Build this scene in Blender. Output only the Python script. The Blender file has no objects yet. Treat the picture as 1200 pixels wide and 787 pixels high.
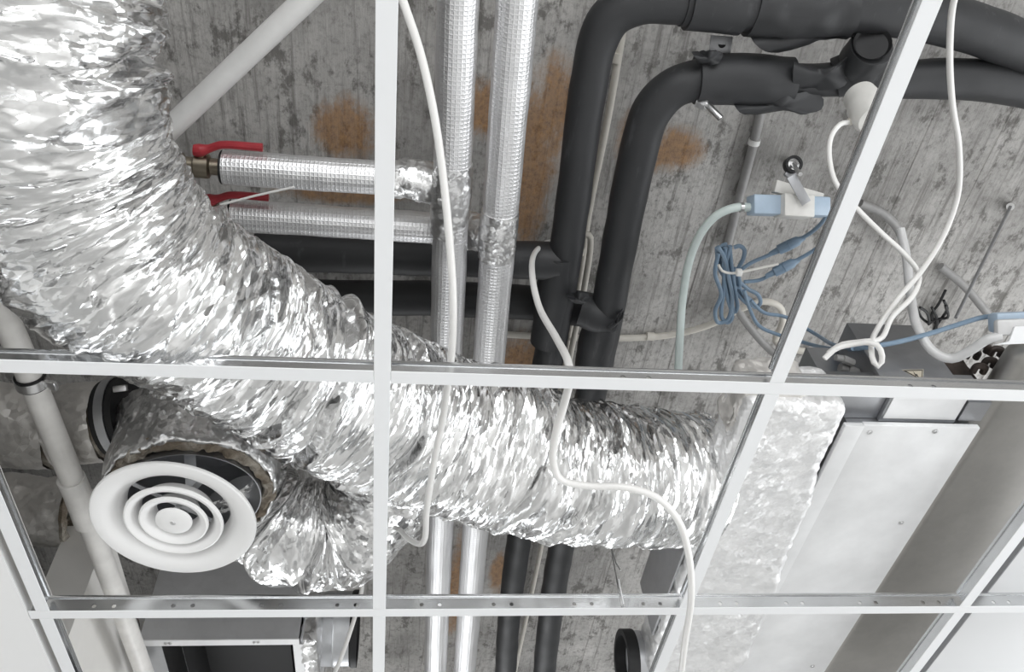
import bpy, bmesh, math, random
import numpy as np
from mathutils import Vector, Matrix

random.seed(7)
rng = np.random.default_rng(7)
SC = bpy.context.scene
COL = SC.collection
PI = math.pi

# ------------------------------------------------------------------ camera
PITCH, YAW, ROLL = 0.8867029, 0.1984352, -0.1186016
FPX, CX, CY = 976.948, 0.0340703, -0.8188147          # focal length in pixels (1200 wide), camera at (CX, CY, 0)
H = 0.917                                              # underside of the ceiling grid above the camera
fwd = np.array([math.sin(YAW)*math.cos(PITCH), math.cos(YAW)*math.cos(PITCH), math.sin(PITCH)])
rgt = np.cross(fwd, [0, 0, 1.0]); rgt /= np.linalg.norm(rgt)
upv = np.cross(rgt, fwd)
rgt, upv = rgt*math.cos(ROLL)+upv*math.sin(ROLL), -rgt*math.sin(ROLL)+upv*math.cos(ROLL)
cam = bpy.data.cameras.new('camera'); camo = bpy.data.objects.new('camera', cam); COL.objects.link(camo)
cam.sensor_width = 36.0; cam.lens = FPX/1200*36; cam.clip_start = 0.02
M = Matrix.Identity(4)
for k in range(3):
    M[k][0], M[k][1], M[k][2] = rgt[k], upv[k], -fwd[k]
M[0][3], M[1][3], M[2][3] = CX, CY, 0
camo.matrix_world = M
SC.camera = camo

# ------------------------------------------------------------------ world, lights, exposure
SC.view_settings.view_transform = 'Standard'; SC.view_settings.look = 'None'
SC.view_settings.gamma = 1.0; SC.view_settings.use_curve_mapping = False
SC.view_settings.exposure = -0.5
W = bpy.data.worlds.new('world'); SC.world = W; W.use_nodes = True
W.node_tree.nodes['Background'].inputs[0].default_value = (0.93, 0.97, 1.0, 1)
W.node_tree.nodes['Background'].inputs[1].default_value = 0.6
FLOOR = -1.62
def area(name, loc, target, sx, sy, power, col=(1, 1, 1)):
    l = bpy.data.lights.new(name, 'AREA'); l.shape = 'RECTANGLE'; l.size = sx; l.size_y = sy; l.energy = power; l.color = col
    o = bpy.data.objects.new(name, l); COL.objects.link(o); o.location = loc
    o.rotation_euler = (Vector(target)-Vector(loc)).to_track_quat('-Z', 'Y').to_euler()
    return o
# daylight through the room's windows (right wall and wall behind the camera); then added lights
area('window_light_right', (4.4, 0.6, -0.2), (0, 0.6, 0.25), 5.0, 1.9, 190, (0.96, 0.98, 1))
area('window_light_back', (0.2, -4.4, -0.2), (0.2, 0, 0.25), 5.0, 1.9, 190, (0.98, 0.99, 1))
area('added_far_light', (-0.6, 7.6, -0.2), (0, 0, 0.1), 3.6, 1.9, 150, (0.96, 0.98, 1))  # unseen light added so the foil has something bright to reflect
for lx, ly in ((-1.5, -2.6), (1.8, -2.6), (3.0, 0.9), (0.3, 4.2)):
    area('added_floor_lamp', (lx, ly, 0.9), (lx, ly, -1), 0.6, 0.6, 45, (1, 0.985, 0.96))  # unseen lamps, added to brighten the floor for its upward bounce

# ------------------------------------------------------------------ helpers
def at(px, py, Z):
    d = fwd+rgt*((px-600)/FPX)-upv*((py-393.5)/FPX)
    return np.array([CX, CY, 0])+d*(Z/d[2])
def path(*pts): return [at(*p) for p in pts]

PERM = rng.permutation(256); PERM = np.concatenate([PERM, PERM, PERM])
GR = rng.normal(size=(256, 3)); GR /= np.linalg.norm(GR, axis=1)[:, None]
RC = rng.random((256, 3))
def _h(i, j, k): return PERM[PERM[PERM[i & 255]+(j & 255)]+(k & 255)]
def perlin(p):
    p = np.asarray(p, float); i = np.floor(p).astype(int); f = p-i; u = f*f*f*(f*(f*6-15)+10)
    out = 0
    for a in (0, 1):
        for b in (0, 1):
            for c in (0, 1):
                g = GR[_h(i[:, 0]+a, i[:, 1]+b, i[:, 2]+c)]
                w = (u[:, 0] if a else 1-u[:, 0])*(u[:, 1] if b else 1-u[:, 1])*(u[:, 2] if c else 1-u[:, 2])
                out = out+w*(g*(f-np.array([a, b, c]))).sum(1)
    return out*1.5
def facets(p):
    """crumpled sheet: every Voronoi cell is a little tilted plane"""
    p = np.asarray(p, float); i = np.floor(p).astype(int); best = np.full(len(p), 1e9); val = np.zeros(len(p))
    for a in (-1, 0, 1):
        for b in (-1, 0, 1):
            for c in (-1, 0, 1):
                n = i+np.array([a, b, c]); h = _h(n[:, 0], n[:, 1], n[:, 2])
                d = p-(n+RC[h]); dd = (d*d).sum(1)
                m = dd < best; best = np.where(m, dd, best)
                val = np.where(m, (d*GR[(h*7+3) & 255]).sum(1), val)
    return val

class MB:
    """collects geometry; build() links it as ONE mesh object"""
    def __init__(s): s.v = []; s.f = []; s.uv = {}; s.sm = []; s.n = 0
    def add(s, v, f, smooth=True, uv=None):
        v = np.asarray(v, float); s.v.append(v)
        for k, q in enumerate(f):
            if uv is not None: s.uv[len(s.f)] = uv[k]
            s.f.append(tuple(i+s.n for i in q)); s.sm.append(smooth)
        s.n += len(v); return s
    def box(s, lo, hi, mat=None):
        x0, y0, z0 = lo; x1, y1, z1 = hi
        v = np.array([(x0, y0, z0), (x1, y0, z0), (x1, y1, z0), (x0, y1, z0), (x0, y0, z1), (x1, y0, z1), (x1, y1, z1), (x0, y1, z1)], float)
        if mat is not None: v = np.array([tuple(mat @ Vector(p)) for p in v])
        return s.add(v, [(0, 3, 2, 1), (4, 5, 6, 7), (0, 1, 5, 4), (1, 2, 6, 5), (2, 3, 7, 6), (3, 0, 4, 7)], False)
    def bar(s, a, b, w, h, up=(0, 0, 1)):
        a = Vector(a); b = Vector(b); d = (b-a); L = d.length; d.normalize()
        u = Vector(up); x = d.cross(u).normalized(); u = x.cross(d).normalized()
        m = Matrix((x, d, u)).transposed().to_4x4(); m.translation = a
        return s.box((-w/2, 0, -h/2), (w/2, L, h/2), m)
    def tube(s, pts, r, n=12, step=None, caps=True, disp=None, closed=False, ellipse=None, ref=None):
        P, R_, L = resample(pts, r, step, closed)
        m = len(P); T = np.gradient(P, axis=0); T /= np.linalg.norm(T, axis=1)[:, None]
        if ref is None: ref = np.array([0.13, 0.21, 0.97]) if abs(T[0][2]) < 0.9 else np.array([1.0, 0.1, 0])
        N = np.zeros_like(P); N[0] = ref-T[0]*(ref@T[0]); N[0] /= np.linalg.norm(N[0])
        for k in range(1, m):
            q = N[k-1]-T[k]*(N[k-1]@T[k]); N[k] = q/np.linalg.norm(q)
        B = np.cross(T, N)
        a = np.arange(n)*2*PI/n
        ca, sa = np.cos(a), np.sin(a)
        D = N[:, None, :]*ca[None, :, None]+B[:, None, :]*sa[None, :, None]
        rr = np.repeat(R_[:, None], n, 1)
        if disp is not None: rr = rr+disp(np.repeat(L[:, None], n, 1), np.repeat(a[None, :], m, 0), rr, P[:, None, :]+D*rr[..., None])
        V = (P[:, None, :]+D*rr[..., None]).reshape(-1, 3)
        F, U = [], []
        rm = float(np.mean(R_))
        for i in range(m-1):
            for j in range(n):
                j2 = (j+1) % n
                F.append((i*n+j, i*n+j2, (i+1)*n+j2, (i+1)*n+j))
                u0, u1 = a[j]*rm, (a[j]+2*PI/n)*rm
                U.append(((u0, L[i]), (u1, L[i]), (u1, L[i+1]), (u0, L[i+1])))
        s.add(V, F, True, U)
        if caps:
            s.add(V[:n], [tuple(range(n))[::-1]], False); s.add(V[-n:], [tuple(range(n))], False)
        return s
    def lathe(s, prof, n=48, mat=None, closed=False):
        """prof: (r, z) pairs turned round z"""
        prof = list(prof); m = len(prof); a = np.arange(n)*2*PI/n
        V = np.array([(r*math.cos(t), r*math.sin(t), z) for r, z in prof for t in a])
        if mat is not None: V = np.array([tuple(mat @ Vector(p)) for p in V])
        F, U = [], []; L = 0
        for i in range(m if closed else m-1):
            i2 = (i+1) % m
            dl = math.dist(prof[i], prof[i2])
            for j in range(n):
                j2 = (j+1) % n
                F.append((i*n+j, i*n+j2, i2*n+j2, i2*n+j))
                rm = max(prof[i][0], 0.01)
                U.append(((a[j]*rm, L), ((a[j]+2*PI/n)*rm, L), ((a[j]+2*PI/n)*rm, L+dl), (a[j]*rm, L+dl)))
            L += dl
        return s.add(V, F, True, U)
    def prism(s, poly, z0, z1, mat=None):
        n = len(poly); V = [(x, y, z0) for x, y in poly]+[(x, y, z1) for x, y in poly]
        if mat is not None: V = [tuple(mat @ Vector(p)) for p in V]
        return s.add(V, [tuple(range(n))[::-1], tuple(range(n, 2*n))]+[(k, (k+1) % n, n+(k+1) % n, n+k) for k in range(n)], False)
    def build(s, name, mat, parent=None, bevel=0, angle=35, solid=0, seg=2):
        V = np.concatenate(s.v)
        po = wloc(parent) if parent else (V.min(0)+V.max(0))/2
        me = bpy.data.meshes.new(name); me.from_pydata((V-np.array(po)).tolist(), [], s.f)
        if s.uv:
            ul = me.uv_layers.new(name='UVMap'); flat = np.zeros(len(me.loops)*2, np.float32); k = 0
            for fi, f in enumerate(s.f):
                q = s.uv.get(fi)
                if q is not None:
                    for c, t in enumerate(q): flat[(k+c)*2], flat[(k+c)*2+1] = t
                k += len(f)
            ul.data.foreach_set('uv', flat)
        me.polygons.foreach_set('use_smooth', s.sm)
        if bevel or solid:
            bm = bmesh.new(); bm.from_mesh(me)
            if solid: bmesh.ops.solidify(bm, geom=bm.faces[:], thickness=solid)
            if bevel:
                bmesh.ops.remove_doubles(bm, verts=bm.verts[:], dist=1e-6)
                e = [e for e in bm.edges if len(e.link_faces) == 2 and e.calc_face_angle(0) > 0.6]
                bmesh.ops.bevel(bm, geom=e, offset=bevel, segments=seg, profile=0.5, affect='EDGES')
                for f in bm.faces: f.smooth = True
            bm.to_mesh(me); bm.free()
        try: me.set_sharp_from_angle(angle=math.radians(angle))
        except Exception: pass
        me.materials.append(mat)
        o = bpy.data.objects.new(name, me); COL.objects.link(o)
        if parent: o.parent = parent
        else: o.location = po
        return o
def wloc(o):
    v = np.zeros(3)
    while o: v += np.array(o.location); o = o.parent
    return v
def resample(pts, r, step, closed=False):
    P = np.array([np.asarray(p, float) for p in pts]); R_ = np.full(len(P), float(r)) if np.isscalar(r) else np.array(r, float)
    seg = np.linalg.norm(np.diff(P, axis=0), axis=1)
    if step is None:
        return P, R_, np.concatenate([[0], np.cumsum(seg)])
    X = np.concatenate([P, R_[:, None]], 1)
    E = np.concatenate([[2*X[0]-X[1]], X, [2*X[-1]-X[-2]]])
    out = []
    for k in range(len(X)-1):
        p0, p1, p2, p3 = E[k:k+4]
        n = max(4, int(seg[k]/step*3))
        # centripetal-ish Catmull-Rom
        d1 = max(np.linalg.norm(p1-p0), 1e-6)**.5; d2 = max(np.linalg.norm(p2-p1), 1e-6)**.5; d3 = max(np.linalg.norm(p3-p2), 1e-6)**.5
        m1 = ((p1-p0)/d1-(p2-p0)/(d1+d2)+(p2-p1)/d2)*d2; m2 = ((p2-p1)/d2-(p3-p1)/(d2+d3)+(p3-p2)/d3)*d2
        t = (np.arange(n)/n)[:, None]
        out.append((2*t**3-3*t**2+1)*p1+(t**3-2*t**2+t)*m1+(-2*t**3+3*t**2)*p2+(t**3-t**2)*m2)
    out.append(X[-1:]); X = np.concatenate(out)
    L = np.concatenate([[0], np.cumsum(np.linalg.norm(np.diff(X[:, :3], axis=0), axis=1))])
    n = max(2, int(round(L[-1]/step))+1); l = np.linspace(0, L[-1], n)
    X = np.stack([np.interp(l, L, X[:, k]) for k in range(4)], 1)
    return X[:, :3], X[:, 3], l
def props(o, label=None, cat=None, group=None, kind=None):
    for k, v in (('label', label), ('category', cat), ('group', group), ('kind', kind)):
        if v: o[k] = v
    return o
def empty(name, loc, label, cat, group=None):
    o = bpy.data.objects.new(name, None); COL.objects.link(o); o.location = tuple(loc); o.empty_display_size = 0.05
    return props(o, label, cat, group)
def copy_tree(o, parent=None, shift=None):
    c = o.copy(); COL.objects.link(c); c.parent = parent
    for ch in list(o.children): copy_tree(ch, c)
    return c
def frame_to(loc, z, x=(1, 0, 0)):
    z = Vector(z).normalized(); x = Vector(x); x = Vector((0, 1, 0)) if abs(x.normalized().dot(z)) > .97 else x; x = (x-z*x.dot(z)).normalized(); y = z.cross(x)
    m = Matrix((x, y, z)).transposed().to_4x4(); m.translation = Vector(loc); return m

# ------------------------------------------------------------------ materials
class NT:
    def __init__(s, name):
        s.m = bpy.data.materials.new(name); s.m.use_nodes = True; s.t = s.m.node_tree; s.p = s.t.nodes['Principled BSDF']
    def n(s, typ, ins={}, **kw):
        x = s.t.nodes.new(typ)
        for k, v in kw.items(): setattr(x, k, v)
        for k, v in ins.items(): s.set(x.inputs[k], v)
        return x
    def set(s, sock, v):
        if isinstance(v, bpy.types.NodeSocket): s.t.links.new(v, sock)
        else: sock.default_value = v
    def P(s, **kw):
        for k, v in kw.items(): s.set(s.p.inputs[k.replace('_', ' ')], v)
    def co(s, which='Object', scale=(1, 1, 1)):
        c = s.n('ShaderNodeTexCoord'); mp = s.n('ShaderNodeMapping', {'Vector': c.outputs[which], 'Scale': scale}); return mp.outputs[0]
    def noise(s, vec, scale, detail=4, rough=.55, dist=0):
        return s.n('ShaderNodeTexNoise', {'Vector': vec, 'Scale': scale, 'Detail': detail, 'Roughness': rough, 'Distortion': dist}).outputs['Fac']
    def ramp(s, fac, *stops):
        r = s.n('ShaderNodeValToRGB', {'Fac': fac}); e = r.color_ramp.elements
        while len(e) < len(stops): e.new(0.5)
        for k, (p, c) in enumerate(stops):
            e[k].position = p; e[k].color = (c, c, c, 1) if np.isscalar(c) else (*c, 1)
        return r.outputs[0]
    def mix(s, fac, a, b, mode='MIX'):
        x = s.n('ShaderNodeMix', data_type='RGBA', blend_type=mode)
        s.set(x.inputs[0], fac); s.set(x.inputs[6], a if not isinstance(a, tuple) else (*a, 1)[:4]); s.set(x.inputs[7], b if not isinstance(b, tuple) else (*b, 1)[:4])
        return x.outputs[2]
    def math(s, op, a, b=0, c=None):
        x = s.n('ShaderNodeMath', operation=op); s.set(x.inputs[0], a); s.set(x.inputs[1], b)
        if c is not None: s.set(x.inputs[2], c)
        return x.outputs[0]
    def vm(s, op, a, b=None, scale=None):
        x = s.n('ShaderNodeVectorMath', operation=op); s.set(x.inputs[0], a)
        if b is not None: s.set(x.inputs[1], b)
        if scale is not None: s.set(x.inputs[3], scale)
        return x.outputs[0]
    def bump(s, h, strength=.3, dist=.002, normal=None):
        d = {'Height': h, 'Strength': strength, 'Distance': dist}
        if normal is not None: d['Normal'] = normal
        return s.n('ShaderNodeBump', d).outputs[0]

def simple(name, col, rough=.5, metal=0, noise=0.0, nscale=40, bump=0, spec=None):
    t = NT(name); t.P(Base_Color=(*col, 1), Roughness=rough, Metallic=metal)
    if noise or bump:
        f = t.noise(t.co(), nscale, 5)
        if noise: t.P(Base_Color=t.mix(t.ramp(f, (.3, 0), (.7, 1)), tuple(c*(1-noise) for c in col), tuple(min(1, c*(1+noise)) for c in col)))
        if bump: t.P(Normal=t.bump(f, bump, .002))
    return t.m
def foil(name, layers, base=.9, rough=.28, warp=.24, coords='UV', metal=1.0, tint=(1, 1, 1), rnoise=.12, zones=7.0):
    """crumpled aluminium foil: flat facets with normals of their own, layer over layer"""
    t = NT(name); c = t.n('ShaderNodeTexCoord'); uv = c.outputs[coords]
    g = t.n('ShaderNodeNewGeometry').outputs['Normal']; nrm = g
    zone = t.noise(uv, zones, 2.0); calm = t.ramp(zone, (.36, .35), (.62, 1.15)); busy = t.ramp(zone, (.4, 1.1), (.64, .45))
    for k, (sc, amt) in enumerate(layers):
        mp = t.n('ShaderNodeMapping', {'Vector': uv, 'Scale': sc, 'Rotation': (0, 0, .12*(k-1))}).outputs[0]
        w = t.n('ShaderNodeTexNoise', {'Vector': mp, 'Scale': .45, 'Detail': 1.0}).outputs['Color']
        v = t.vm('ADD', mp, t.vm('SCALE', t.vm('SUBTRACT', w, (.5, .5, .5)), scale=warp*3))
        vo = t.n('ShaderNodeTexVoronoi', {'Vector': v, 'Scale': 1.0}, feature='F1').outputs['Color']
        nrm = t.vm('ADD', nrm, t.vm('SCALE', t.vm('SUBTRACT', vo, (.5, .5, .5)), scale=t.math('MULTIPLY', amt, calm if k == 0 else busy)))
    nrm = t.vm('NORMALIZE', nrm)
    f = t.noise(uv, 30, 3)
    t.P(Base_Color=t.mix(t.ramp(f, (.35, 0), (.65, 1)), tuple(base*.9*x for x in tint), tuple(base*x for x in tint)), Metallic=metal,
        Roughness=t.math('ADD', rough-rnoise/2, t.math('MULTIPLY', f, rnoise)), Normal=nrm)
    return t.m
M_FOIL = foil('crumpled_foil', [((8, 24, 1), .44), ((18, 75, 1), .5), ((48, 170, 1), .48)], .91, .22)
M_FOIL_B = foil('branch_foil', [((11, 22, 1), .42), ((34, 80, 1), .46), ((100, 180, 1), .44)], .91, .22)
M_FOIL_OBJ = foil('wrap_foil', [((28, 28, 28), .5), ((90, 90, 90), .5), ((220, 220, 220), .3)], .9, .3, coords='Object')
M_FOIL_PALE = foil('pale_wrap_foil', [((30, 30, 30), .22), ((95, 95, 95), .34), ((240, 240, 240), .26)]  , 1.0, .42, coords='Object', metal=.6)
M_FOIL_OLD = foil('dull_wrap_foil', [((22, 22, 22), .3), ((80, 80, 80), .42)], .78, .42, coords='Object', tint=(1, .97, .93), metal=.55)
M_TAPE = foil('foil_tape', [((60, 60, 60), .4), ((160, 160, 160), .35)], .93, .33, coords='Object')
def scrim():
    t = NT('scrim_foil'); uv = t.n('ShaderNodeTexCoord').outputs['UV']
    sx = t.n('ShaderNodeSeparateXYZ', {'Vector': uv})
    def lines(s, per): return t.math('POWER', t.math('ABSOLUTE', t.math('SINE', t.math('MULTIPLY', s, PI/per))), 8)
    h = t.math('MAXIMUM', lines(sx.outputs[0], .009), lines(sx.outputs[1], .009))
    n = t.noise(t.n('ShaderNodeMapping', {'Vector': uv, 'Scale': (60, 6, 1)}).outputs[0], 1, 3)
    big = t.noise(uv, 14, 3)
    hh = t.math('ADD', t.math('MULTIPLY', h, .8), t.math('MULTIPLY', n, 1.2))
    t.P(Base_Color=t.mix(big, (.86, .86, .87), (.96, .96, .97)), Metallic=.92, Roughness=t.math('ADD', .32, t.math('MULTIPLY', big, .2)), Normal=t.bump(hh, .42, .0017))
    return t.m
M_SCRIM = scrim()
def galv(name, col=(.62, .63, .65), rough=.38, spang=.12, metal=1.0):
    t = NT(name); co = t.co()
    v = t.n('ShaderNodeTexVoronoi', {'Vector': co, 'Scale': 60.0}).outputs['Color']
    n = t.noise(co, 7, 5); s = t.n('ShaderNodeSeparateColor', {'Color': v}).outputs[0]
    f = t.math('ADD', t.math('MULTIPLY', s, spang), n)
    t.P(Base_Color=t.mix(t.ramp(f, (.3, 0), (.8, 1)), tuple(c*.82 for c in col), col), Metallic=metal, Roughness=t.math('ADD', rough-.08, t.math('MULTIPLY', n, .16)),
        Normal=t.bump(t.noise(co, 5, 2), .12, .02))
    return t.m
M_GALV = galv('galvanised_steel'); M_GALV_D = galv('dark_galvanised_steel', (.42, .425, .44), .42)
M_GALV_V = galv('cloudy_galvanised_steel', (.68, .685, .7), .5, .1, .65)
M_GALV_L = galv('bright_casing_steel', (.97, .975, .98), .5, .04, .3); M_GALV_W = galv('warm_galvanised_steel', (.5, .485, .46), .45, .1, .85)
M_WEB = galv('tee_web_steel', (.72, .73, .74), .22, .05)
M_WHITE = simple('white_painted_metal', (.86, .87, .88), .4, bump=.02, nscale=200)
M_DIFF = simple('white_diffuser_paint', (.94, .937, .93), .42)
M_PVC = simple('white_plastic', (.87, .865, .85), .35, noise=.04, nscale=25)
M_PVC_D = simple('drain_pipe_plastic', (.83, .815, .785), .4, noise=.1, nscale=18)
M_CREAM = simple('cream_conduit_plastic', (.66, .63, .57), .45, noise=.06, nscale=30)
M_CABLE = simple('white_cable_jacket', (.83, .82, .8), .35)
M_CABLE_W = simple('warm_cable_jacket', (.74, .72, .68), .4)
M_MINT = simple('mint_hose_rubber', (.55, .62, .6), .4, noise=.04)
M_GREY = simple('grey_plastic', (.3, .295, .29), .5, noise=.08)
M_CLEAR = simple('milky_hose_plastic', (.62, .62, .62), .25, noise=.1, nscale=15)
M_BLUE = simple('blue_grey_cable_jacket', (.19, .27, .36), .45, noise=.06)
M_PUMP = simple('pale_blue_plastic', (.4, .5, .61), .35, noise=.06, nscale=30)
M_PUMPCLIP = simple('pump_cradle_plastic', (.7, .69, .66), .45, noise=.05)
M_RED = simple('red_painted_handle', (.36, .03, .04), .4, noise=.15)
M_REDW = simple('red_wire', (.3, .02, .03), .4)
M_BLACK = simple('black_rubber_and_shade', (.012, .012, .013), .6)  # rubber parts; also paints the shade in holes and openings
M_PLASTER = simple('white_plasterboard', (.87, .87, .865), .7)
M_WALL = simple('painted_wall', (.86, .845, .815), .7, noise=.05, nscale=6, bump=.05)
M_BRASS = simple('dull_brass', (.32, .28, .22), .4, metal=1, noise=.2)
M_STEEL = simple('zinc_steel', (.7, .7, .7), .28, metal=1, noise=.08)
M_COIL = simple('rusty_coil', (.045, .033, .027), .6, noise=.7, nscale=30, bump=.5)
M_STICK = simple('sticker_vinyl', (.52, .47, .38), .5)
M_INK = simple('sticker_ink', (.02, .02, .02), .5)
M_FLOOR = simple('pale_floor', (.52, .52, .515), .6, noise=.04, nscale=2)
M_ROOM = simple('room_wall_paint', (.8, .8, .79), .7)
M_GLASS = simple('window_glass', (.9, .95, 1), .05)
def glasswool():
    t = NT('glass_wool'); co = t.co(); n = t.noise(co, 45, 6, .7); b = t.noise(co, 14, 3)
    c = t.mix(t.ramp(b, (.42, 0), (.6, 1)), (.24, .2, .15), (.72, .68, .6))
    t.P(Base_Color=t.mix(t.ramp(n, (.3, 0), (.7, 1)), (.16, .13, .1), c), Roughness=.95, Normal=t.bump(n, .9, .008)); return t.m
M_WOOL = glasswool()
def rubberfoam():
    t = NT('black_rubber_foam'); co = t.co(); n = t.noise(co, 6, 5, .6); s = t.noise(t.co(scale=(30, 6, 30)), 1, 4, .65)
    base = t.mix(n, (.017, .0175, .019), (.04, .041, .044))
    t.P(Base_Color=t.mix(t.ramp(s, (.62, 0), (.8, 1)), base, (.075, .076, .08)), Roughness=t.math('ADD', .42, t.math('MULTIPLY', n, .25)), Normal=t.bump(t.noise(co, 14, 3), .12, .01)); return t.m
M_FOAM = rubberfoam()
def concrete():
    t = NT('board_marked_concrete'); ob = t.n('ShaderNodeTexCoord').outputs['Object']
    def sc(*s): return t.n('ShaderNodeMapping', {'Vector': ob, 'Scale': s}).outputs[0]
    blotch = t.noise(sc(1, 1, 1), 3.2, 6, .6); fine = t.noise(sc(1, .8, 1), 60, 6, .75)
    streak = t.noise(sc(34, 1.6, 1), 1.6, 6, .7, .4); grain = t.noise(sc(120, 7, 1), 1.2, 4, .7); pit = t.noise(sc(1, .55, 1), 85, 2, .5)
    c = t.mix(t.ramp(blotch, (.35, 0), (.65, 1)), (.31, .302, .29), (.58, .565, .545))
    c = t.mix(t.math('MULTIPLY', t.ramp(streak, (.52, 0), (.66, 1)), .75), c, (.17, .16, .15))
    c = t.mix(t.math('MULTIPLY', t.ramp(fine, (.48, 0), (.66, 1)), .6), c, (.2, .19, .18))
    c = t.mix(t.math('MULTIPLY', t.ramp(grain, (.55, 0), (.75, 1)), .35), c, (.66, .65, .62))
    spots = t.noise(sc(3, 1.7, 1), 6.5, 6, .75)
    c = t.mix(t.math('MULTIPLY', t.ramp(spots, (.54, 0), (.62, 1)), .75), c, (.12, .115, .105))
    # rust run-off from the pipe hangers
    tot = None
    for (x, y, rx, ry) in RUST:
        d = t.vm('DIVIDE', t.vm('SUBTRACT', ob, (x, y, 0)), (rx, ry, 9)); l = t.n('ShaderNodeVectorMath', {0: d}, operation='LENGTH').outputs['Value']
        m = t.math('SUBTRACT', 1.15, l); tot = m if tot is None else t.math('MAXIMUM', tot, m)
    rn = t.noise(sc(9, 4, 1), 2.4, 8, .78)
    rm = t.ramp(t.math('MULTIPLY', t.math('MAXIMUM', tot, 0), t.math('MULTIPLY', rn, 1.7)), (.3, 0), (.62, 1))
    c = t.mix(t.math('MULTIPLY', rm, .8), c, t.mix(t.ramp(fine, (.35, 0), (.65, 1)), (.2, .1, .04), (.5, .28, .12)))
    t.P(Base_Color=c, Roughness=.88, Normal=t.bump(t.math('ADD', t.math('MULTIPLY', streak, .6), t.math('ADD', t.math('MULTIPLY', fine, .6), t.math('MULTIPLY', grain, .4))), .5, .006))
    return t.m
SLAB = 2.0
RUST = []
for px, py, rx, ry in ((405, 150, .12, .13), (560, 125, .16, .12), (620, 200, .1, .4), (650, 130, .09, .22), (750, 160, .09, .14), (790, 175, .12, .1), (610, 430, .12, .2), (535, 690, .07, .5), (585, 670, .06, .2), (400, 225, .25, .05)):
    p = at(px, py, SLAB); RUST.append((p[0]-0.4, p[1]-1.6, rx, ry))
M_CONC = concrete()

# ------------------------------------------------------------------ the setting
def structure(mb, name, mat, label=None, parent=None, **kw):
    o = mb.build(name, mat, parent, **kw)
    if not parent: o['kind'] = 'structure'
    if label: o['label'] = label
    return o
# board-marked soffit: each board's imprint sits a few millimetres proud of its neighbour
m = MB(); x = -4.6; r2 = random.Random(3)
while x < 5.4:
    w = r2.choice((.14, .17, .19, .21)); y = -4.6-r2.random()*1.2
    while y < 7.8:
        L = r2.choice((1.6, 2.4, 2.9)); z = SLAB-r2.random()*.0025
        m.box((x, max(y, -4.6), z), (min(x+w, 5.4), min(y+L, 7.8), SLAB+.2)); y += L
    x += w
# object origin at (0.4, 1.6): the bounding box is symmetric about it
structure(m, 'ceiling', M_CONC, 'grey board-marked concrete soffit with rust stains above the pipes')
structure(MB().box((-4.6, -4.6, FLOOR-.1), (5.4, 7.8, FLOOR)), 'floor', M_FLOOR, 'pale floor of the room below')
structure(MB().box((-4.7, -4.6, FLOOR), (-4.6, 7.8, SLAB)), 'wall_west', M_ROOM)
mw = MB().box((-4.6, 7.8, FLOOR), (5.4, 7.9, -1.2)).box((-4.6, 7.8, .8), (5.4, 7.9, SLAB)).box((1.3, 7.8, -1.2), (5.4, 7.9, .8)).box((-4.6, 7.8, -1.2), (-2.5, 7.9, .8))
structure(mw, 'wall_north', M_ROOM)
mw = MB().box((5.4, -4.6, FLOOR), (5.5, 7.8, -1.2)).box((5.4, -4.6, .8), (5.5, 7.8, SLAB)).box((5.4, 3.2, -1.2), (5.5, 7.8, .8)).box((5.4, -4.6, -1.2), (5.5, -2.0, .8))
structure(mw, 'wall_east', M_ROOM)
mw = MB().box((-4.6, -4.7, FLOOR), (5.4, -4.6, -1.2)).box((-4.6, -4.7, .8), (5.4, -4.6, SLAB)).box((2.8, -4.7, -1.2), (5.4, -4.6, .8)).box((-4.6, -4.7, -1.2), (-2.4, -4.6, .8))
structure(mw, 'wall_south', M_ROOM)
# plasterboard border at the left with its upstand, and the plastered wall above it
structure(MB().box((-4.6, -4.6, H), (-.627, 7.8, H+.013)), 'ceiling.001', M_PLASTER, 'smooth white plasterboard border along the left edge of the grid')
structure(MB().box((-.642, -1.0, H+.0131), (-.629, 4.0, H+.085)), 'trim_1', M_WALL, 'pale upstand on the edge of the plasterboard border')
structure(MB().box((-.75, .87, H+.086), (-.655, 3.2, 1.33)), 'wall_left', M_WALL, 'pale plastered bulkhead wall rising from the plasterboard border beyond the round grille')

# ------------------------------------------------------------------ suspended ceiling grid
def tee(name, a, b, label, group=None, holes=None, flange=.024, hw=.036):
    a = np.array([*a, H]); b = np.array([*b, H]); d = b-a; L = np.linalg.norm(d); d /= L
    ang = math.atan2(d[1], d[0]); mat = Matrix.Translation(Vector(a)) @ Matrix.Rotation(ang, 4, 'Z')
    e = empty(name, a, label, 'ceiling tee', group)
    MB().box((0, -flange/2, 0), (L, flange/2, .0014), mat).build('flange', M_WHITE, e, bevel=.0005, seg=1)
    m = MB(); z0, z1 = .0015, hw-.006; hs = sorted(holes or [])
    # web with punched round holes
    x = 0.0
    def plate(xa, xb):
        if xb-xa > 1e-4: m.box((xa, -.0006, z0), (xb, .0006, z1), mat)
    for hx in hs:
        hr, q = .0042, .007
        plate(x, hx-q); x = hx+q; zc = (z0+z1)/2
        out = [(q, 0), (q, z1-zc), (0, z1-zc), (-q, z1-zc), (-q, 0), (-q, z0-zc), (0, z0-zc), (q, z0-zc)]
        for sy in (-.0006, .0006):
            V = [mat @ Vector((hx+u, sy, zc+w)) for u, w in out]+[mat @ Vector((hx+hr*math.cos(k*PI/4), sy, zc+hr*math.sin(k*PI/4))) for k in range(8)]
            m.add([tuple(v) for v in V], [(k, (k+1) % 8, 8+(k+1) % 8, 8+k) for k in range(8)], False)
    plate(x, L)
    m.build('web', M_WEB, e)
    MB().box((0, -.0032, hw-.0065), (L, .0032, hw), mat).build('bulb', M_WEB, e, bevel=.0014)
    return e
hol = []
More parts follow.
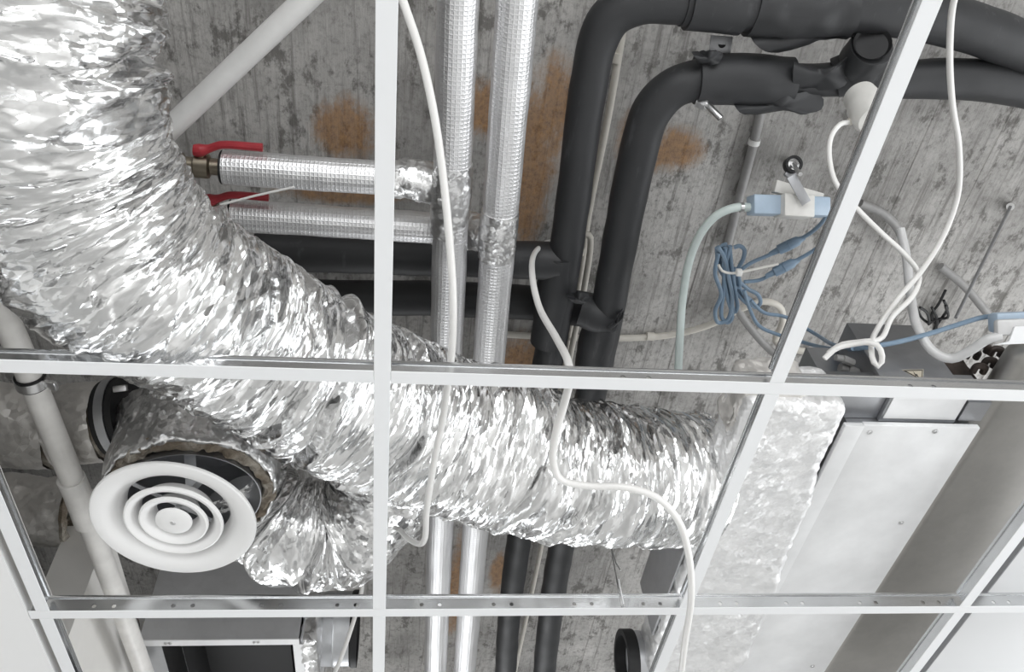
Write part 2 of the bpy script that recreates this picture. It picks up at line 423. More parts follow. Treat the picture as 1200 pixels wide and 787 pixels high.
for k in range(-2, 7):
    hol += [(k*.3+.69)+dx for dx in (.05, .085, .19, .225)]
tee('main_runner', (-.626, .6), (2.0, .6), 'white faced main runner with punched web crossing under the diffuser and the pipes', None, [h-.034 for h in hol if 0.02 < h < 2.6], hw=.04)
g = 'cross tees of the open ceiling grid'
F2 = .0125
tee('cross_tee', (0, -1.2), (0, .6-F2), 'long white cross tee running between the red valves and the silver pipes', g)
tee('cross_tee', (0, .6+F2), (0, 1.8), 'white cross tee below the main runner, beside the round spigot of the dark inlet box', g)
tee('cross_tee', (-1.2, 0), (-F2, 0), 'white cross tee pressed by the sagging big foil duct', g)
tee('cross_tee', (F2, 0), (1.5, 0), 'white cross tee passing under the black pipes and the warning sticker box', g, [.35, .39, .82, .86])
tee('cross_tee', (.6, -1.2), (.6, -F2), 'white cross tee slanting past the beige round junction box', g)
tee('cross_tee', (.6, F2), (.6, .6-F2), 'short white cross tee in front of the foil duct end and the foil wrapped plenum', g)
tee('cross_tee', (.6, .6+F2), (.6, 1.8), 'white cross tee under the main runner, crossed by the hanging white cable', g)
tee('cross_tee', (-.6, -1.2), (-.6, .6-F2), 'white cross tee nearest the plasterboard border, left of the diffuser', g)
tee('cross_tee', (-.6, .6+F2), (-.6, 1.8), 'white cross tee beside the plasterboard border, below the main runner', g)
tee('cross_tee', (1.2, F2), (1.2, .6-F2), 'white cross tee in front of the warm grey metal duct, above the main runner', g)
tee('cross_tee', (1.2, .6+F2), (1.2, 1.8), 'white cross tee in front of the warm grey metal duct, below the main runner', g)
def rod(name, pts, r, label, cat, mat, group=None, n=8): return props(MB().tube(pts, r, n).build(name, mat), label, cat, group)
p = at(722, 700, H+.05)
rod('hanger_wire', [(p[0], .6, H+.012), (p[0], .6, H+.05), at(716, 640, 1.3), at(700, 590, 1.99)], .0018, 'thin dark hanger wire rising from the main runner below the big duct', 'wire', M_STEEL)

rod('hanger_wire', path((716, 640, 1.25), (722, 660, 1.18), (727, 668, 1.15)), .0018, 'short dark wire end beside the hanger wire below the big duct', 'wire', M_STEEL)
p = at(727, 704, H+.03); rod('spring_clip', [(p[0], .594, H+.012), (p[0], .594, H+.07)], .0022, 'small bright pin clipped upright on the main runner below the big duct', 'clip', M_STEEL)
# ------------------------------------------------------------------ big flexible foil duct
def crumple(amp=1.0, ring=.0015, pinch=None):
    def f(L, A, R_, P):
        sh = L.shape; l = L.ravel(); a = A.ravel(); r = R_.ravel()
        p = P.reshape(-1, 3)
        warp = perlin(p*9.0)*.35; cu = np.cos(a)*r; su = np.sin(a)*r      # closed round the tube
        q = np.stack([cu*7, su*7, (l+warp*.03)*34], 1)
        d = (1-np.abs(perlin(q))*2)*.004*amp-.002
        q2 = np.stack([cu*9, su*9, (l+warp*.06)*34], 1)
        d += facets(q2)*.0045*amp
        q3 = np.stack([cu*22, su*22, (l+warp*.05)*95], 1)
        d += facets(q3)*.0018*amp
        d += perlin(p*5.0)*.010*amp+perlin(p*13+5)*.003*amp
        d += np.sin(l*2*PI/.052)*ring
        if pinch is not None:
            for l0, w, dep, sl, ph in pinch:
                e = l-l0+warp*.05+sl*np.sin(a-ph)
                d += (-dep*np.exp(-(e/w)**2)+dep*.55*np.exp(-((e-2.2*w)/(1.6*w))**2))*np.clip(.55+.9*perlin(p*5+9), 0, 1)
        return d.reshape(sh)
    return f
BIG = path((38, -100, 1.17), (42, 0, 1.13), (46, 92, 1.10), (70, 192, 1.09), (128, 290, 1.075), (225, 362, 1.085), (335, 425, 1.12), (440, 480, 1.15), (548, 518, 1.155), (650, 548, 1.15), (745, 558, 1.165), (818, 562, 1.19))
duct = empty('flexible_duct', BIG[5], 'big crumpled silver foil flexible duct sweeping from top left across the grid', 'duct')
MB().tube(BIG, [.15, .15, .15, .151, .152, .148, .148, .155, .158, .152, .147, .143], 230, .0021, True, crumple(1.0, .0012, [(.2, .009, .016, .05, 0), (.52, .008, .014, .06, 1), (.74, .008, .018, -.05, 2), (.86, .007, .024, .06, 0), (.97, .007, .02, -.07, 1), (1.12, .008, .018, .08, 2), (1.27, .007, .016, -.05, .5), (1.42, .008, .014, .05, 3)])).build('foil_sleeve', M_FOIL, duct, angle=180)

# branch duct that loops from the diffuser neck up behind the big duct
BR = path((276, 552, 1.24), (308, 598, 1.21), (352, 622, 1.18), (402, 621, 1.18), (437, 595, 1.2), (448, 550, 1.27), (425, 505, 1.42))
br = empty('flexible_duct', BR[2], 'short crumpled foil flexible duct bent behind the big duct, right of the round diffuser', 'duct')
MB().tube(BR, [.10, .112, .117, .117, .112, .108, .1], 180, .0022, True, crumple(1.0, .001, [(.08, .008, .016, .03, 0), (.17, .008, .028, .04, 1), (.24, .007, .03, -.04, 0), (.31, .008, .024, .04, 2), (.38, .01, .02, 0, 0)])).build('foil_sleeve', M_FOIL_B, br, angle=180)

# ------------------------------------------------------------------ round diffuser and its neck
C0 = at(204, 609, 1.0)
tilt = Matrix.Translation(Vector(C0)) @ Matrix.Rotation(math.radians(-2.5), 4, 'X') @ Matrix.Rotation(math.radians(2), 4, 'Y')
df = empty('round_diffuser', C0, 'white round ceiling diffuser with concentric rings hanging at the lower left', 'air diffuser')
RD = .1445
def prof(*p): return [(a*RD, b*RD) for a, b in p]
MB().lathe(prof((1, .02), (1.0, -.01), (.985, -.03), (.95, -.035), (.86, -.02), (.77, .02), (.7, .08), (.66, .16), (.645, .26), (.63, .26), (.645, .16), (.685, .095), (.76, .04), (.86, .005), (.96, .0)), 96, tilt, True).build('outer_ring', M_DIFF, df)
for ro in (.60, .42):
    MB().lathe(prof((ro, 0), (ro-.006, -.035), (ro-.025, -.045), (ro-.07, -.03), (ro-.115, .02), (ro-.14, .1), (ro-.15, .2), (ro-.16, .2), (ro-.15, .09), (ro-.12, .04), (ro-.07, -.005), (ro-.02, -.02)), 80, tilt, True).build('ring', M_DIFF, df)
dc = MB().lathe(prof((.001, -.05), (.1, -.05), (.19, -.043), (.215, -.03), (.222, 0), (.21, .01), (.001, .01)), 64, tilt).build('center_disc', M_DIFF, df)
MB().lathe(prof((.001, -.064), (.02, -.064), (.022, -.058), (.03, -.058), (.034, -.05), (.034, -.045)), 20, tilt).build('screw', M_STEEL, dc)
for ang in (35, 125):
    mm = tilt @ Matrix.Rotation(math.radians(ang), 4, 'Z')
    MB().box((-.62*RD, -.005, .24*RD), (.62*RD, .005, .26*RD), mm).build('spoke', M_GALV, df)
# neck: steel collar, glass wool, foil jacket
NK = at(224, 577, 1.08)
nt = Matrix.Translation(Vector(NK)) @ Matrix.Rotation(math.radians(4), 4, 'X') @ Matrix.Rotation(math.radians(-5), 4, 'Y')
nk = empty('duct_neck', NK, 'foil jacketed round duct neck with exposed brown insulation above the round diffuser', 'duct')
MB().lathe([(.126, -.012), (.128, -.012), (.128, .2), (.126, .2)], 72, nt, True).build('steel_collar', M_GALV_D, nk)
MB().lathe([(.126, .16), (.001, .16)], 72, nt).build('neck_shade_disc', M_GALV_D, nk)  # dark disc stands in for the shade inside the neck
V = []
def lumpy(prof_, n, mat, amp, fr, seed=0):
    mb = MB().lathe(prof_, n, mat, True); v = mb.v[0]; c = np.array(mat.translation)
    d = np.stack([perlin(v*fr+seed+k*31.7) for k in range(3)], 1); mb.v[0] = v+d*amp; return mb
rings = [(.13, -.002), (.136, -.006), (.143, -.006), (.15, -.002), (.152, .02), (.13, .02)]
lumpy(rings, 220, nt, .009, 55).build('insulation', M_WOOL, nk)
ring2 = [(.151, -.004), (.155, .0)]+[(.157-.0*k, .008+k*.008) for k in range(20)]+[(.15, .165), (.149, .0)]
jb = lumpy(ring2, 200, nt, .007, 16, 4); jb.v[0] = jb.v[0]+np.stack([facets(jb.v[0]*np.array([40, 40, 14])+k*9) for k in range(3)], 1)*.004
jb.build('foil_jacket', M_FOIL_OBJ, nk, angle=180)
mb = MB(); pa, pb = at(222, 520, 1.16), at(226, 600, 1.06)
mb.bar(pa, pb, .022, .002, tuple(fwd)); mb.build('strap', M_GALV, nk)

# ------------------------------------------------------------------ silver insulated pipes
def jacket(pts, r, n=40, step=.01):
    def f(L, A, R_, P):
        p = P.reshape(-1, 3); return (perlin(p*14)*.0012+perlin(p*np.array([60, 8, 60]))*.0008).reshape(L.shape)
    return MB().tube(pts, r, n, step, True, f)
def wrap(pts, r, step=.004, n=56, amp=.0036):
    def f(L, A, R_, P):
        p = P.reshape(-1, 3); return (facets(p*45)*amp+facets(p*95)*amp*.4+perlin(p*25)*amp).reshape(L.shape)
    return MB().tube(pts, r, n, step, True, f)
ZS = 1.62
def valve(parent, p, d, s=1.0):
    """ball valve on the pipe end: body, stem and lever handle"""
    p = np.array(p); d = np.array(d)/np.linalg.norm(d)
    m = frame_to(p, d, (0, 0, -1))
    vb = MB().lathe([(.001, 0), (.024, 0), (.024, .012), (.018, .013), (.018, .03), (.026, .034), (.026, .062), (.018, .066), (.018, .085), (.024, .086), (.024, .1), (.001, .1)], 18, m).build('valve_body', M_BRASS, parent)
    st = p+d*.048+np.array([0, -.026, -.004])
    MB().tube([p+d*.048, st+np.array([0, -.014, 0])], .008, 10).build('stem', M_BRASS, vb)
    h0 = st+np.array([0, -.012, 0])
    mb = MB()
    mb.tube([h0+d*.012, h0, h0-d*.02+np.array([0, -.006, 0]), h0-d*.045+np.array([0, -.016, 0]), h0-d*.13+np.array([0, -.017, 0])], [.012, .014, .009, .0085, .009], 10, .006)
    mb.box(tuple(h0-d*.14+np.array([0, -.03, -.01])), tuple(h0-d*.05+np.array([0, -.005, .012]))) if False else None
    mb.build('handle', M_RED, vb)
def silver(top, bot, bz, branch, label, rv, rb, wr):
    a, b = at(*top, ZS), at(*bot, ZS); e = empty('insulated_pipe', (a+b)/2, label, 'pipe', 'foil jacketed pipes')
    jacket([a+(a-b)*.12, a*.5+b*.5, b+(b-a)*.25], rv).build('main_run', M_SCRIM, e)
    # lapped seam along the jacket
    pe = at(*branch[0], bz); pi = at(*branch[1], bz)
    bj = jacket([pe, pe*.5+pi*.5, pi], rb).build('branch', M_SCRIM, e)
    MB().lathe([(.02, 0), (rb-.003, -.001), (rb-.001, .004), (rb-.004, .006)], 30, frame_to(pe, pe-pi)).build('end_disc', M_BLACK, e)
    d = (pe-pi)/np.linalg.norm(pe-pi); valve(e, pe-d*.004, d)
    wrap([pi+(pe-pi)*.18, pi+(pe-pi)*.02, at(*wr[0], ZS+.0)], [rb+.003, rb+.008, rb*.8]).build('tape_wrap', M_TAPE, e, angle=180)
    q0, q1 = at(*wr[1], ZS), at(*wr[2], ZS)
    wrap([q0, (q0+q1)/2, q1], [rv+.0015, rv+.004, rv+.0015], amp=.0018).build('tape_wrap', M_TAPE, e, angle=180)
    return e
silver((537, 0), (513, 700), ZS+.035, ((262, 196), (500, 212)), 'silver foil pipe whose branch ends in the upper red valve', .0405, .037, ((527, 232), (531, 190), (526, 272)))
silver((606, 0), (551, 700), ZS+.083, ((272, 252), (556, 270)), 'silver foil pipe right of its twin, with the lower red valve branch', .0405, .037, ((578, 280), (586, 246), (581, 300)))
rod('thin_string', path((258, 240, 1.6), (300, 229, 1.6), (345, 219, 1.6)), .0025, 'thin white tie string across the gap between the red valves', 'string', M_CABLE)

# ------------------------------------------------------------------ black foam pipes
ZB = 1.8
def foamtube(pts, r, n=36, step=.012, amp=.0025, fr=12):
    def f(L, A, R_, P):
        p = P.reshape(-1, 3); return (perlin(p*fr)*amp).reshape(L.shape)
    return MB().tube(pts, r, n, step, True, f)
b1 = empty('black_pipe', at(650, 380, ZB), 'black foam insulated pipe turning right along the top edge', 'pipe', 'black foam pipes')
foamtube(path((590, 860, ZB), (597, 720, ZB), (632, 480, ZB), (650, 380, ZB), (664, 290, ZB), (676, 200, ZB), (690, 100, ZB), (700, 52, ZB), (718, 18, ZB), (752, 1, ZB), (800, 0, ZB)), [.0435]*8+[.046, .049, .051]).build('main_run', M_FOAM, b1)
foamtube(path((800, 0, ZB), (900, 8, ZB), (1010, 9, ZB), (1090, 20, ZB), (1150, 36, ZB), (1215, 64, ZB), (1300, 110, ZB), (1420, 190, ZB), (1600, 340, ZB)), .054).build('top_run', M_FOAM, b1)
foamtube(path((806, 1, ZB), (835, 3, ZB), (870, 8, ZB)), .06, amp=.002).build('sleeve', M_FOAM, b1)
foamtube(path((880, 6, ZB), (930, 12, ZB), (995, 10, ZB)), .061, amp=.006, fr=22).build('sleeve', M_FOAM, b1)
foamtube(path((657, 296, ZB), (650, 340, ZB), (641, 400, ZB)), [.047, .0505, .047], amp=.003).build('sleeve', M_FOAM, b1)
foamtube(path((300, 294, ZB+.03), (480, 300, ZB+.03), (655, 306, ZB)), .05).build('branch', M_FOAM, b1)
b2 = empty('black_pipe', at(710, 370, ZB), 'black foam insulated pipe elbowing below the first with ragged joints', 'pipe', 'black foam pipes')
foamtube(path((632, 860, ZB), (645, 720, ZB), (680, 520, ZB), (697, 440, ZB), (709, 380, ZB), (722, 310, ZB), (737, 230, ZB), (750, 172, ZB), (764, 130, ZB), (790, 103, ZB), (826, 93, ZB), (870, 93, ZB)), .0465).build('main_run', M_FOAM, b2)
foamtube(path((860, 93, ZB), (930, 94, ZB), (1050, 93, ZB), (1130, 93, ZB), (1180, 98, ZB), (1260, 116, ZB), (1360, 160, ZB), (1530, 300, ZB)), [.049, .038, .042, .048, .049, .05, .05, .05]).build('top_run', M_FOAM, b2)
foamtube(path((815, 93, ZB), (850, 93, ZB), (895, 94, ZB), (927, 94, ZB)), [.055, .058, .0575, .05], amp=.003, fr=18).build('sleeve', M_FOAM, b2)
foamtube(path((978, 92, ZB), (1000, 84, ZB-.01), (1014, 68, ZB-.03), (1022, 55, ZB-.05)), [.044, .05, .05, .046], amp=.005, fr=22).build('valve_cover', M_FOAM, b2)
MB().lathe([(.001, -.003), (.034, -.002), (.04, .006)], 24, frame_to(at(1022, 52, ZB-.055), at(1024, 40, ZB-.07)-at(1010, 75, ZB))).build('mouth_shade_disc', M_BLACK, b2)  # black disc paints the shade in the cover's mouth
foamtube(path((706, 376, ZB), (700, 400, ZB), (693, 440, ZB)), [.051, .054, .05], amp=.003, fr=16).build('sleeve', M_FOAM, b2)
foamtube(path((340, 348, ZB+.105), (520, 350, ZB+.105), (650, 357, ZB+.102), (682, 362, ZB+.06), (702, 367, ZB+.01)), .05).build('branch', M_FOAM, b2)
foamtube(path((680, 362, ZB+.01), (700, 368, ZB-.002), (716, 372, ZB)), [.045, .053, .052], amp=.004, fr=20).build('sleeve', M_FOAM, b2)
def flap(parent, pts, Z, thick=.006, mat=None):
    """loose torn piece of foam: a curled sheet"""
    q = np.array(pts+pts[:1], float); P2, _, _ = resample(np.c_[q, np.zeros(len(q))], 1.0, np.linalg.norm(np.diff(q, axis=0), axis=1).sum()/36)
    pts = [(x+random.uniform(-.7, .7), y+random.uniform(-.7, .7)) for x, y, _z in P2[:-1]]; n = len(pts)
    c = np.mean([at(x, y, Z) for x, y in pts], 0)
    mb = MB(); rim = [at(x, y, Z+.012*math.sin(k*.5)) for k, (x, y) in enumerate(pts)]
    mid = [(r_+c)/2+np.array([0, 0, -.006]) for r_ in rim]
    V = [c+np.array([0, 0, -.008])]+mid+rim; V2 = [v+np.array([0, 0, thick]) for v in V]
    F = []
    for k in range(n):
        k2 = (k+1) % n
        F += [(0, 1+k, 1+k2), (1+k, 1+n+k, 1+n+k2, 1+k2)]
    o = 1+2*n; F2_ = [tuple(i+o for i in f[::-1]) for f in F]
    S = [(1+n+k, o+1+n+k, o+1+n+(k+1) % n, 1+n+(k+1) % n) for k in range(n)]
    mb.add(np.array(V+V2), F+F2_+S, True); mb.build('loose_flap', M_FOAM, parent, angle=60)
flap(b1, [(880, 44), (900, 38), (940, 40), (962, 30), (1000, 36), (1010, 42), (965, 46), (940, 55), (905, 62), (890, 56)], ZB-.03)
flap(b2, [(860, 122), (900, 118), (945, 108), (966, 116), (962, 128), (938, 134), (925, 130), (890, 134), (868, 133)], ZB-.04)
flap(b2, [(811, 62), (840, 60), (848, 64), (838, 76), (820, 74)], ZB-.04)
flap(b2, [(930, 72), (938, 76), (975, 80), (1000, 64), (990, 100), (940, 104), (930, 98)], ZB-.045)
flap(b2, [(712, 382), (722, 376), (730, 362), (731, 368), (726, 378), (715, 386)], ZB-.05)
flap(b2, [(664, 348), (678, 343), (690, 345), (692, 352), (676, 356)], ZB-.055)

# brackets that carry the black pipes
def clamp_bracket(name, px, py, label, w=40):
    e = empty(name, at(px, py, 1.85), label, 'bracket')
    a = at(px, py, 1.86)
    mb = MB().bar(at(px-2, py+26, 1.84), at(px+4, py-14, 1.86), .05, .004, tuple(fwd)); mb.build('plate', M_GALV_D, e, bevel=.001)
    MB().lathe([(.001, 0), (.0085, 0), (.0085, .002)], 16, frame_to(at(px+4, py-4, 1.853), -fwd)).build('hole_shade_disc', M_BLACK, e)  # black disc on the plate paints the shaded hole
    return e
clamp_bracket('pipe_bracket', 842, 56, 'grey bracket plate with a hole between the two black pipes')
e = empty('clamp_screw', at(829, 127, 1.76), 'shiny clamp wing screw under the lower black pipe', 'screw')
MB().tube(path((824, 118, 1.77), (834, 128, 1.74), (845, 139, 1.72)), .0075, 12).build('threaded_shank', M_STEEL, e)
MB().tube(path((818, 119, 1.77), (828, 124, 1.755)), .014, 6).build('nut', M_STEEL, e)

# ------------------------------------------------------------------ plastic pipes and conduits
def hose(name, pts, r, label, cat, mat, group=None, n=14, step=.012): return props(MB().tube(path(*pts), r, n, step).build(name, mat), label, cat, group)
rod('white_pipe', path((150, 200, 1.7), (200, 150, 1.7), (280, 74, 1.7), (356, 2, 1.7), (420, -60, 1.7)), .0235, 'straight white plastic pipe slanting out from behind the big foil duct', 'pipe', M_PVC, n=32)
dp = empty('drain_pipe', at(90, 560, 1.12), 'dusty white drain pipe with a tee fitting passing left of the diffuser', 'pipe')
ZD = 1.13
MB().tube(path((-40, 290, ZD), (8, 378, ZD), (40, 452, ZD), (90, 575, ZD), (127, 672, ZD), (170, 790, ZD+.03)), .0215, 28, .02).build('pipe', M_PVC_D, dp)
MB().tube(path((83, 560, ZD), (90, 576, ZD), (103, 612, ZD)), .0255, 28).build('tee_fitting', M_PVC_D, dp)
MB().tube(path((92, 590, ZD), (118, 584, ZD+.01), (150, 578, ZD+.03)), .0225, 24).build('branch', M_PVC_D, dp)
pc = empty('pipe_clamp', at(36, 442, ZD), 'steel pipe clamp with rubber lining round the dusty drain pipe', 'clamp')
d = at(90, 575, ZD)-at(8, 378, ZD)
mm = frame_to(at(37, 445, ZD), d)
MB().lathe([(.022, -.012), (.0255, -.012), (.0255, .012), (.022, .012)], 36, mm, True).build('rubber_lining', M_BLACK, pc)
MB().lathe([(.0255, -.009), (.0275, -.009), (.0275, .009), (.0255, .009)], 36, mm, True).build('band', M_STEEL, pc)
for s in (-1, 1):
    MB().box((s*.026 if s > 0 else -.05, -.004, -.009), (.05 if s > 0 else -.026, .004, .009), mm @ Matrix.Rotation(math.radians(20), 4, 'Z')).build('lug', M_STEEL, pc, bevel=.001)
# conduits clipped to the slab
ZC = SLAB-.018
cn = empty('conduit', at(700, 220, ZC), 'thin cream conduit running between the two black pipes up to the top', 'conduit', 'cream conduits')
MB().tube(path((650, 470, ZC), (679, 330, ZC), (690, 250, ZC), (713, 135, ZC), (731, 28, ZC), (740, -30, ZC)), .0095, 14, .02).build('tube', M_CREAM, cn)
for px, py in ((723, 67), (681, 293)):
    a = at(px, py, ZC); MB().tube([a-np.array([0, .012, 0]), a+np.array([0, .012, 0])], .0125, 14).build('coupling', M_CREAM, cn)
hose('conduit', [(590, 860, ZC), (607, 770, ZC), (622, 700, ZC), (638, 620, ZC), (664, 440, ZC-.02), (685, 335, ZC-.03), (692, 286, ZC-.035), (691, 276, ZC-.035), (685, 274, ZC-.035), (672, 279, ZC-.03), (645, 288, ZC-.01)], .009, 'cream conduit with a hooked upper end tucked between the black pipes', 'conduit', M_CREAM, 'cream conduits')
c2 = empty('conduit', at(760, 393, ZC), 'cream conduit crossing behind the black pipes then looping past the blue cable coil', 'conduit', 'cream conduits')
MB().tube(path((560, 388, ZC), (600, 392, ZC), (700, 396, ZC), (780, 393, ZC), (830, 381, ZC-.02), (868, 362, ZC-.03), (896, 353, ZC-.03), (914, 360, ZC-.03), (917, 378, ZC-.03), (909, 400, ZC-.04), (925, 408, ZC-.08), (972, 415, ZC-.1)), .0105, 14, .015).build('tube', M_CREAM, c2)
a = at(762, 394, ZC); MB().tube([a-np.array([.012, 0, 0]), a+np.array([.012, 0, 0])], .0135, 14).build('coupling', M_CREAM, c2)
gc = empty('grey_conduit', at(872, 210, ZC), 'grey conduit with a white collar ring left of the blue pump', 'conduit')
MB().tube(path((896, 110, ZC), (884, 165, ZC), (868, 225, ZC), (852, 290, ZC)), .0125, 16).build('tube', M_GREY, gc)
a, b = at(884.5, 163, ZC), at(883, 169, ZC); MB().tube([a, b], .016, 18).build('collar_ring', M_PVC, gc)
hose('conduit', [(852, 330, ZC-.02), (862, 358, ZC-.03), (880, 385, ZC-.04), (905, 412, ZC-.06), (930, 430, ZC-.1)], .012, 'grey conduit running down from the blue cable coil to the foil plenum', 'conduit', M_GREY)
hose('conduit', [(1008, 238, ZC-.02), (1035, 250, ZC-.02), (1052, 268, ZC-.02), (1062, 290, ZC-.04)], .012, 'translucent grey tube end behind the slanting cross tee', 'tube', M_GREY)
hose('conduit', [(1102, 312, ZC), (1130, 335, ZC-.02), (1158, 368, ZC-.05)], .0125, 'short grey tube end right of the crossing white cables', 'tube', M_GREY)
tr = empty('threaded_rod', at(1165, 290, 1.95), 'thin threaded rod hanging from a ceiling anchor at the right', 'rod')
a = at(1184, 242, SLAB-.004); b = at(1184, 242, SLAB-.03)
MB().tube([a, b], .011, 12).build('anchor', M_STEEL, tr)
MB().tube([b, at(1120, 372, 1.6)], .0042, 10).build('rod', M_GALV_D, tr)
hose('mint_hose', [(882, 243, 1.72), (862, 243, 1.72), (840, 252, 1.72), (822, 272, 1.72), (808, 305, 1.72), (800, 350, 1.7), (797, 390, 1.65), (794, 450, 1.6)], .0105, 'pale mint drain hose curving down from the blue pump', 'hose', M_MINT)

# ------------------------------------------------------------------ white cables
hose('white_cable', [(440, -220, 1.3), (462, -30, 1.15), (474, 6, 1.13), (492, 60, 1.11), (508, 130, 1.08), (519, 205, 1.05), (527, 285, 1.01), (531, 350, .985), (530, 405, .972), (526, 440, .966), (519, 490, .962), (508, 545, .962), (500, 598, .968), (498, 630, .985), (492, 637, 1.01), (480, 632, 1.05), (468, 620, 1.12)], .0058, 'white cable dropping from top centre past the left silver pipe', 'cable', M_CABLE, 'white cables')
hose('white_cable', [(672, 285, 1.93), (648, 283, 1.92), (630, 292, 1.78), (624, 325, 1.42), (632, 360, 1.28), (652, 396, 1.12), (666, 425, 1.0), (668, 443, .962), (662, 470, .95), (652, 505, .945), (648, 540, .94), (658, 562, .94), (690, 569, .935), (735, 571, .925), (770, 583, .915), (795, 610, .9), (807, 650, .885), (810, 700, .875), (803, 750, .87), (797, 800, .87)], .0066, 'white cable looping from the black pipe and hanging below the grid in front', 'cable', M_CABLE, 'white cables')
hose('white_cable', [(424, 675, 1.3), (424, 690, 1.28), (418, 715, 1.25), (407, 750, 1.2), (394, 784, 1.18), (380, 810, 1.16)], .0055, 'white cable under the bent foil duct beside the round spigot', 'cable', M_CABLE, 'white cables')
hose('white_cable', [(1150, -200, 1.4), (1126, -25, 1.35), (1117, 5, 1.36), (1113, 60, 1.37), (1116, 120, 1.38), (1124, 175, 1.38), (1122, 230, 1.38), (1106, 275, 1.36), (1080, 317, 1.33), (1052, 350, 1.3), (1030, 382, 1.27), (1021, 406, 1.2), (1024, 424, 1.165), (1030, 429, 1.16), (1034, 420, 1.165), (1029, 405, 1.18), (1018, 401, 1.19), (1000, 403, 1.2), (980, 408, 1.2), (966, 420, 1.19)], .0056, 'white cable falling from top right and curling into a small loop', 'cable', M_CABLE, 'white cables')
hose('white_cable', [(996, 143, 1.6), (984, 146, 1.58), (974, 160, 1.56), (972, 185, 1.52), (980, 215, 1.47), (1003, 243, 1.42), (1032, 272, 1.38), (1062, 300, 1.36), (1077, 322, 1.345), (1070, 346, 1.3), (1045, 372, 1.27), (1033, 396, 1.23), (1010, 400, 1.215), (985, 404, 1.21), (970, 414, 1.2)], .0053, 'white cable leaving the beige junction box and crossing another cable', 'cable', M_CABLE, 'white cables')
ch = empty('condensate_hose', at(1090, 400, 1.3), 'milky clear hose bending down to the blue pump at the right edge', 'hose')
MB().tube(path((1055, 268, 1.5), (1062, 300, 1.45), (1067, 345, 1.36), (1076, 385, 1.27), (1094, 412, 1.22), (1115, 420, 1.2), (1138, 410, 1.19), (1158, 397, 1.185), (1172, 394, 1.185)), .0095, 16, .01).build('tube', M_CLEAR, ch)

# ------------------------------------------------------------------ blue cable coil and its connectors
ZQ = 1.82
bc = empty('blue_cable_coil', at(858, 330, ZQ), 'bundle of blue grey cable looped and tied on the slab', 'cable coil')
rr = random.Random(5)
def loop(pts, dz): return [at(x, y, ZQ+dz) for x, y in pts]
loops = [[(842, 296), (838, 320), (845, 345), (838, 365), (842, 378), (852, 375), (858, 352), (854, 325), (848, 300), (841, 289)],
         [(850, 290), (848, 320), (853, 350), (858, 372), (853, 378), (846, 372), (848, 340), (850, 310), (856, 288)],
         [(855, 288), (858, 318), (862, 345), (864, 360), (861, 366), (857, 352), (853, 325), (850, 296)],
         [(860, 290), (866, 288), (872, 292), (871, 303), (863, 318), (858, 330), (860, 336), (866, 336), (866, 326), (860, 314)],
         [(845, 288), (852, 310), (862, 325), (876, 338), (888, 345), (891, 355), (886, 360), (876, 350), (866, 336), (857, 312), (848, 287)],
         [(840, 290), (842, 312), (852, 328), (868, 342), (880, 352), (884, 358), (878, 357), (866, 346), (856, 328), (846, 300)],
         [(852, 286), (846, 288), (843, 300), (850, 318), (860, 328)]]
for k, l in enumerate(loops):
    MB().tube(loop(l, -.012+.005*k), .0058, 9, .006).build('loop', M_BLUE, bc)
ct = empty('cable_tie', at(865, 318, ZQ), 'pale cable tie with a long tail round the blue cable coil', 'cable tie')
MB().tube(path((842, 310, ZQ-.045), (846, 317, ZQ-.05), (856, 320, ZQ-.052), (866, 319, ZQ-.052), (885, 315, ZQ-.05), (912, 309, ZQ-.045)), .0035, 8, .01).build('strap', M_CABLE_W, ct)
a = at(866, 319, ZQ-.055); MB().box(tuple(a-.008), tuple(a+.008)).build('lock', M_CABLE, ct, bevel=.002)
def lead(pts, conn, label):
    e = empty('blue_cable', at(*conn[0]), label, 'cable', 'blue leads with inline plugs')
    MB().tube(path(*pts), .0052, 10, .01).build('lead', M_BLUE, e)
    a, b = at(*conn[0]), at(*conn[1]); d = b-a
    MB().tube([a-d*.45, a-d*.2, a, a+d*.02, a+d*.48, a+d*.5, a+d*.52, b, b+d*.1, b+d*.35], [.006, .008, .009, .0135, .0145, .013, .0145, .013, .009, .006], 14).build('inline_plug', M_BLUE, e)
lead([(860, 322, ZQ-.03), (880, 308, ZQ-.03), (905, 297, ZQ-.03), (920, 288, ZQ-.03), (945, 276, ZQ-.04), (962, 262, ZQ-.06), (972, 245, ZQ-.08)], ((912, 293, ZQ-.03), (935, 282, ZQ-.035)), 'blue lead with an inline plug, the one nearer the pump')
lead([(872, 330, ZQ-.03), (890, 328, ZQ-.03), (910, 318, ZQ-.04), (930, 307, ZQ-.04), (958, 290, ZQ-.05), (985, 262, ZQ-.08)], ((907, 319, ZQ-.04), (929, 308, ZQ-.04)), 'blue lead with an inline plug, the one nearer the tied coil')
hose('blue_cable', [(872, 340, ZQ-.03), (878, 360, ZQ-.03), (890, 382, ZQ-.04), (912, 392, ZQ-.06), (945, 402, ZQ-.14), (970, 408, ZQ-.3), (990, 409, 1.36), (1012, 407, 1.23), (1045, 402, 1.225), (1085, 392, 1.25), (1120, 381, 1.27), (1150, 372, 1.28), (1166, 370, 1.26)], .0052, 'blue grey cable trailing from the tied coil to the right edge pump', 'cable', M_BLUE)
hose('blue_cable', [(880, 352, ZQ-.03), (895, 366, ZQ-.04), (920, 371, ZQ-.05), (950, 388, ZQ-.12), (980, 405, 1.36), (1000, 408, 1.25)], .005, 'shorter blue grey cable from the tied coil ending beside the grey control box', 'cable', M_BLUE)

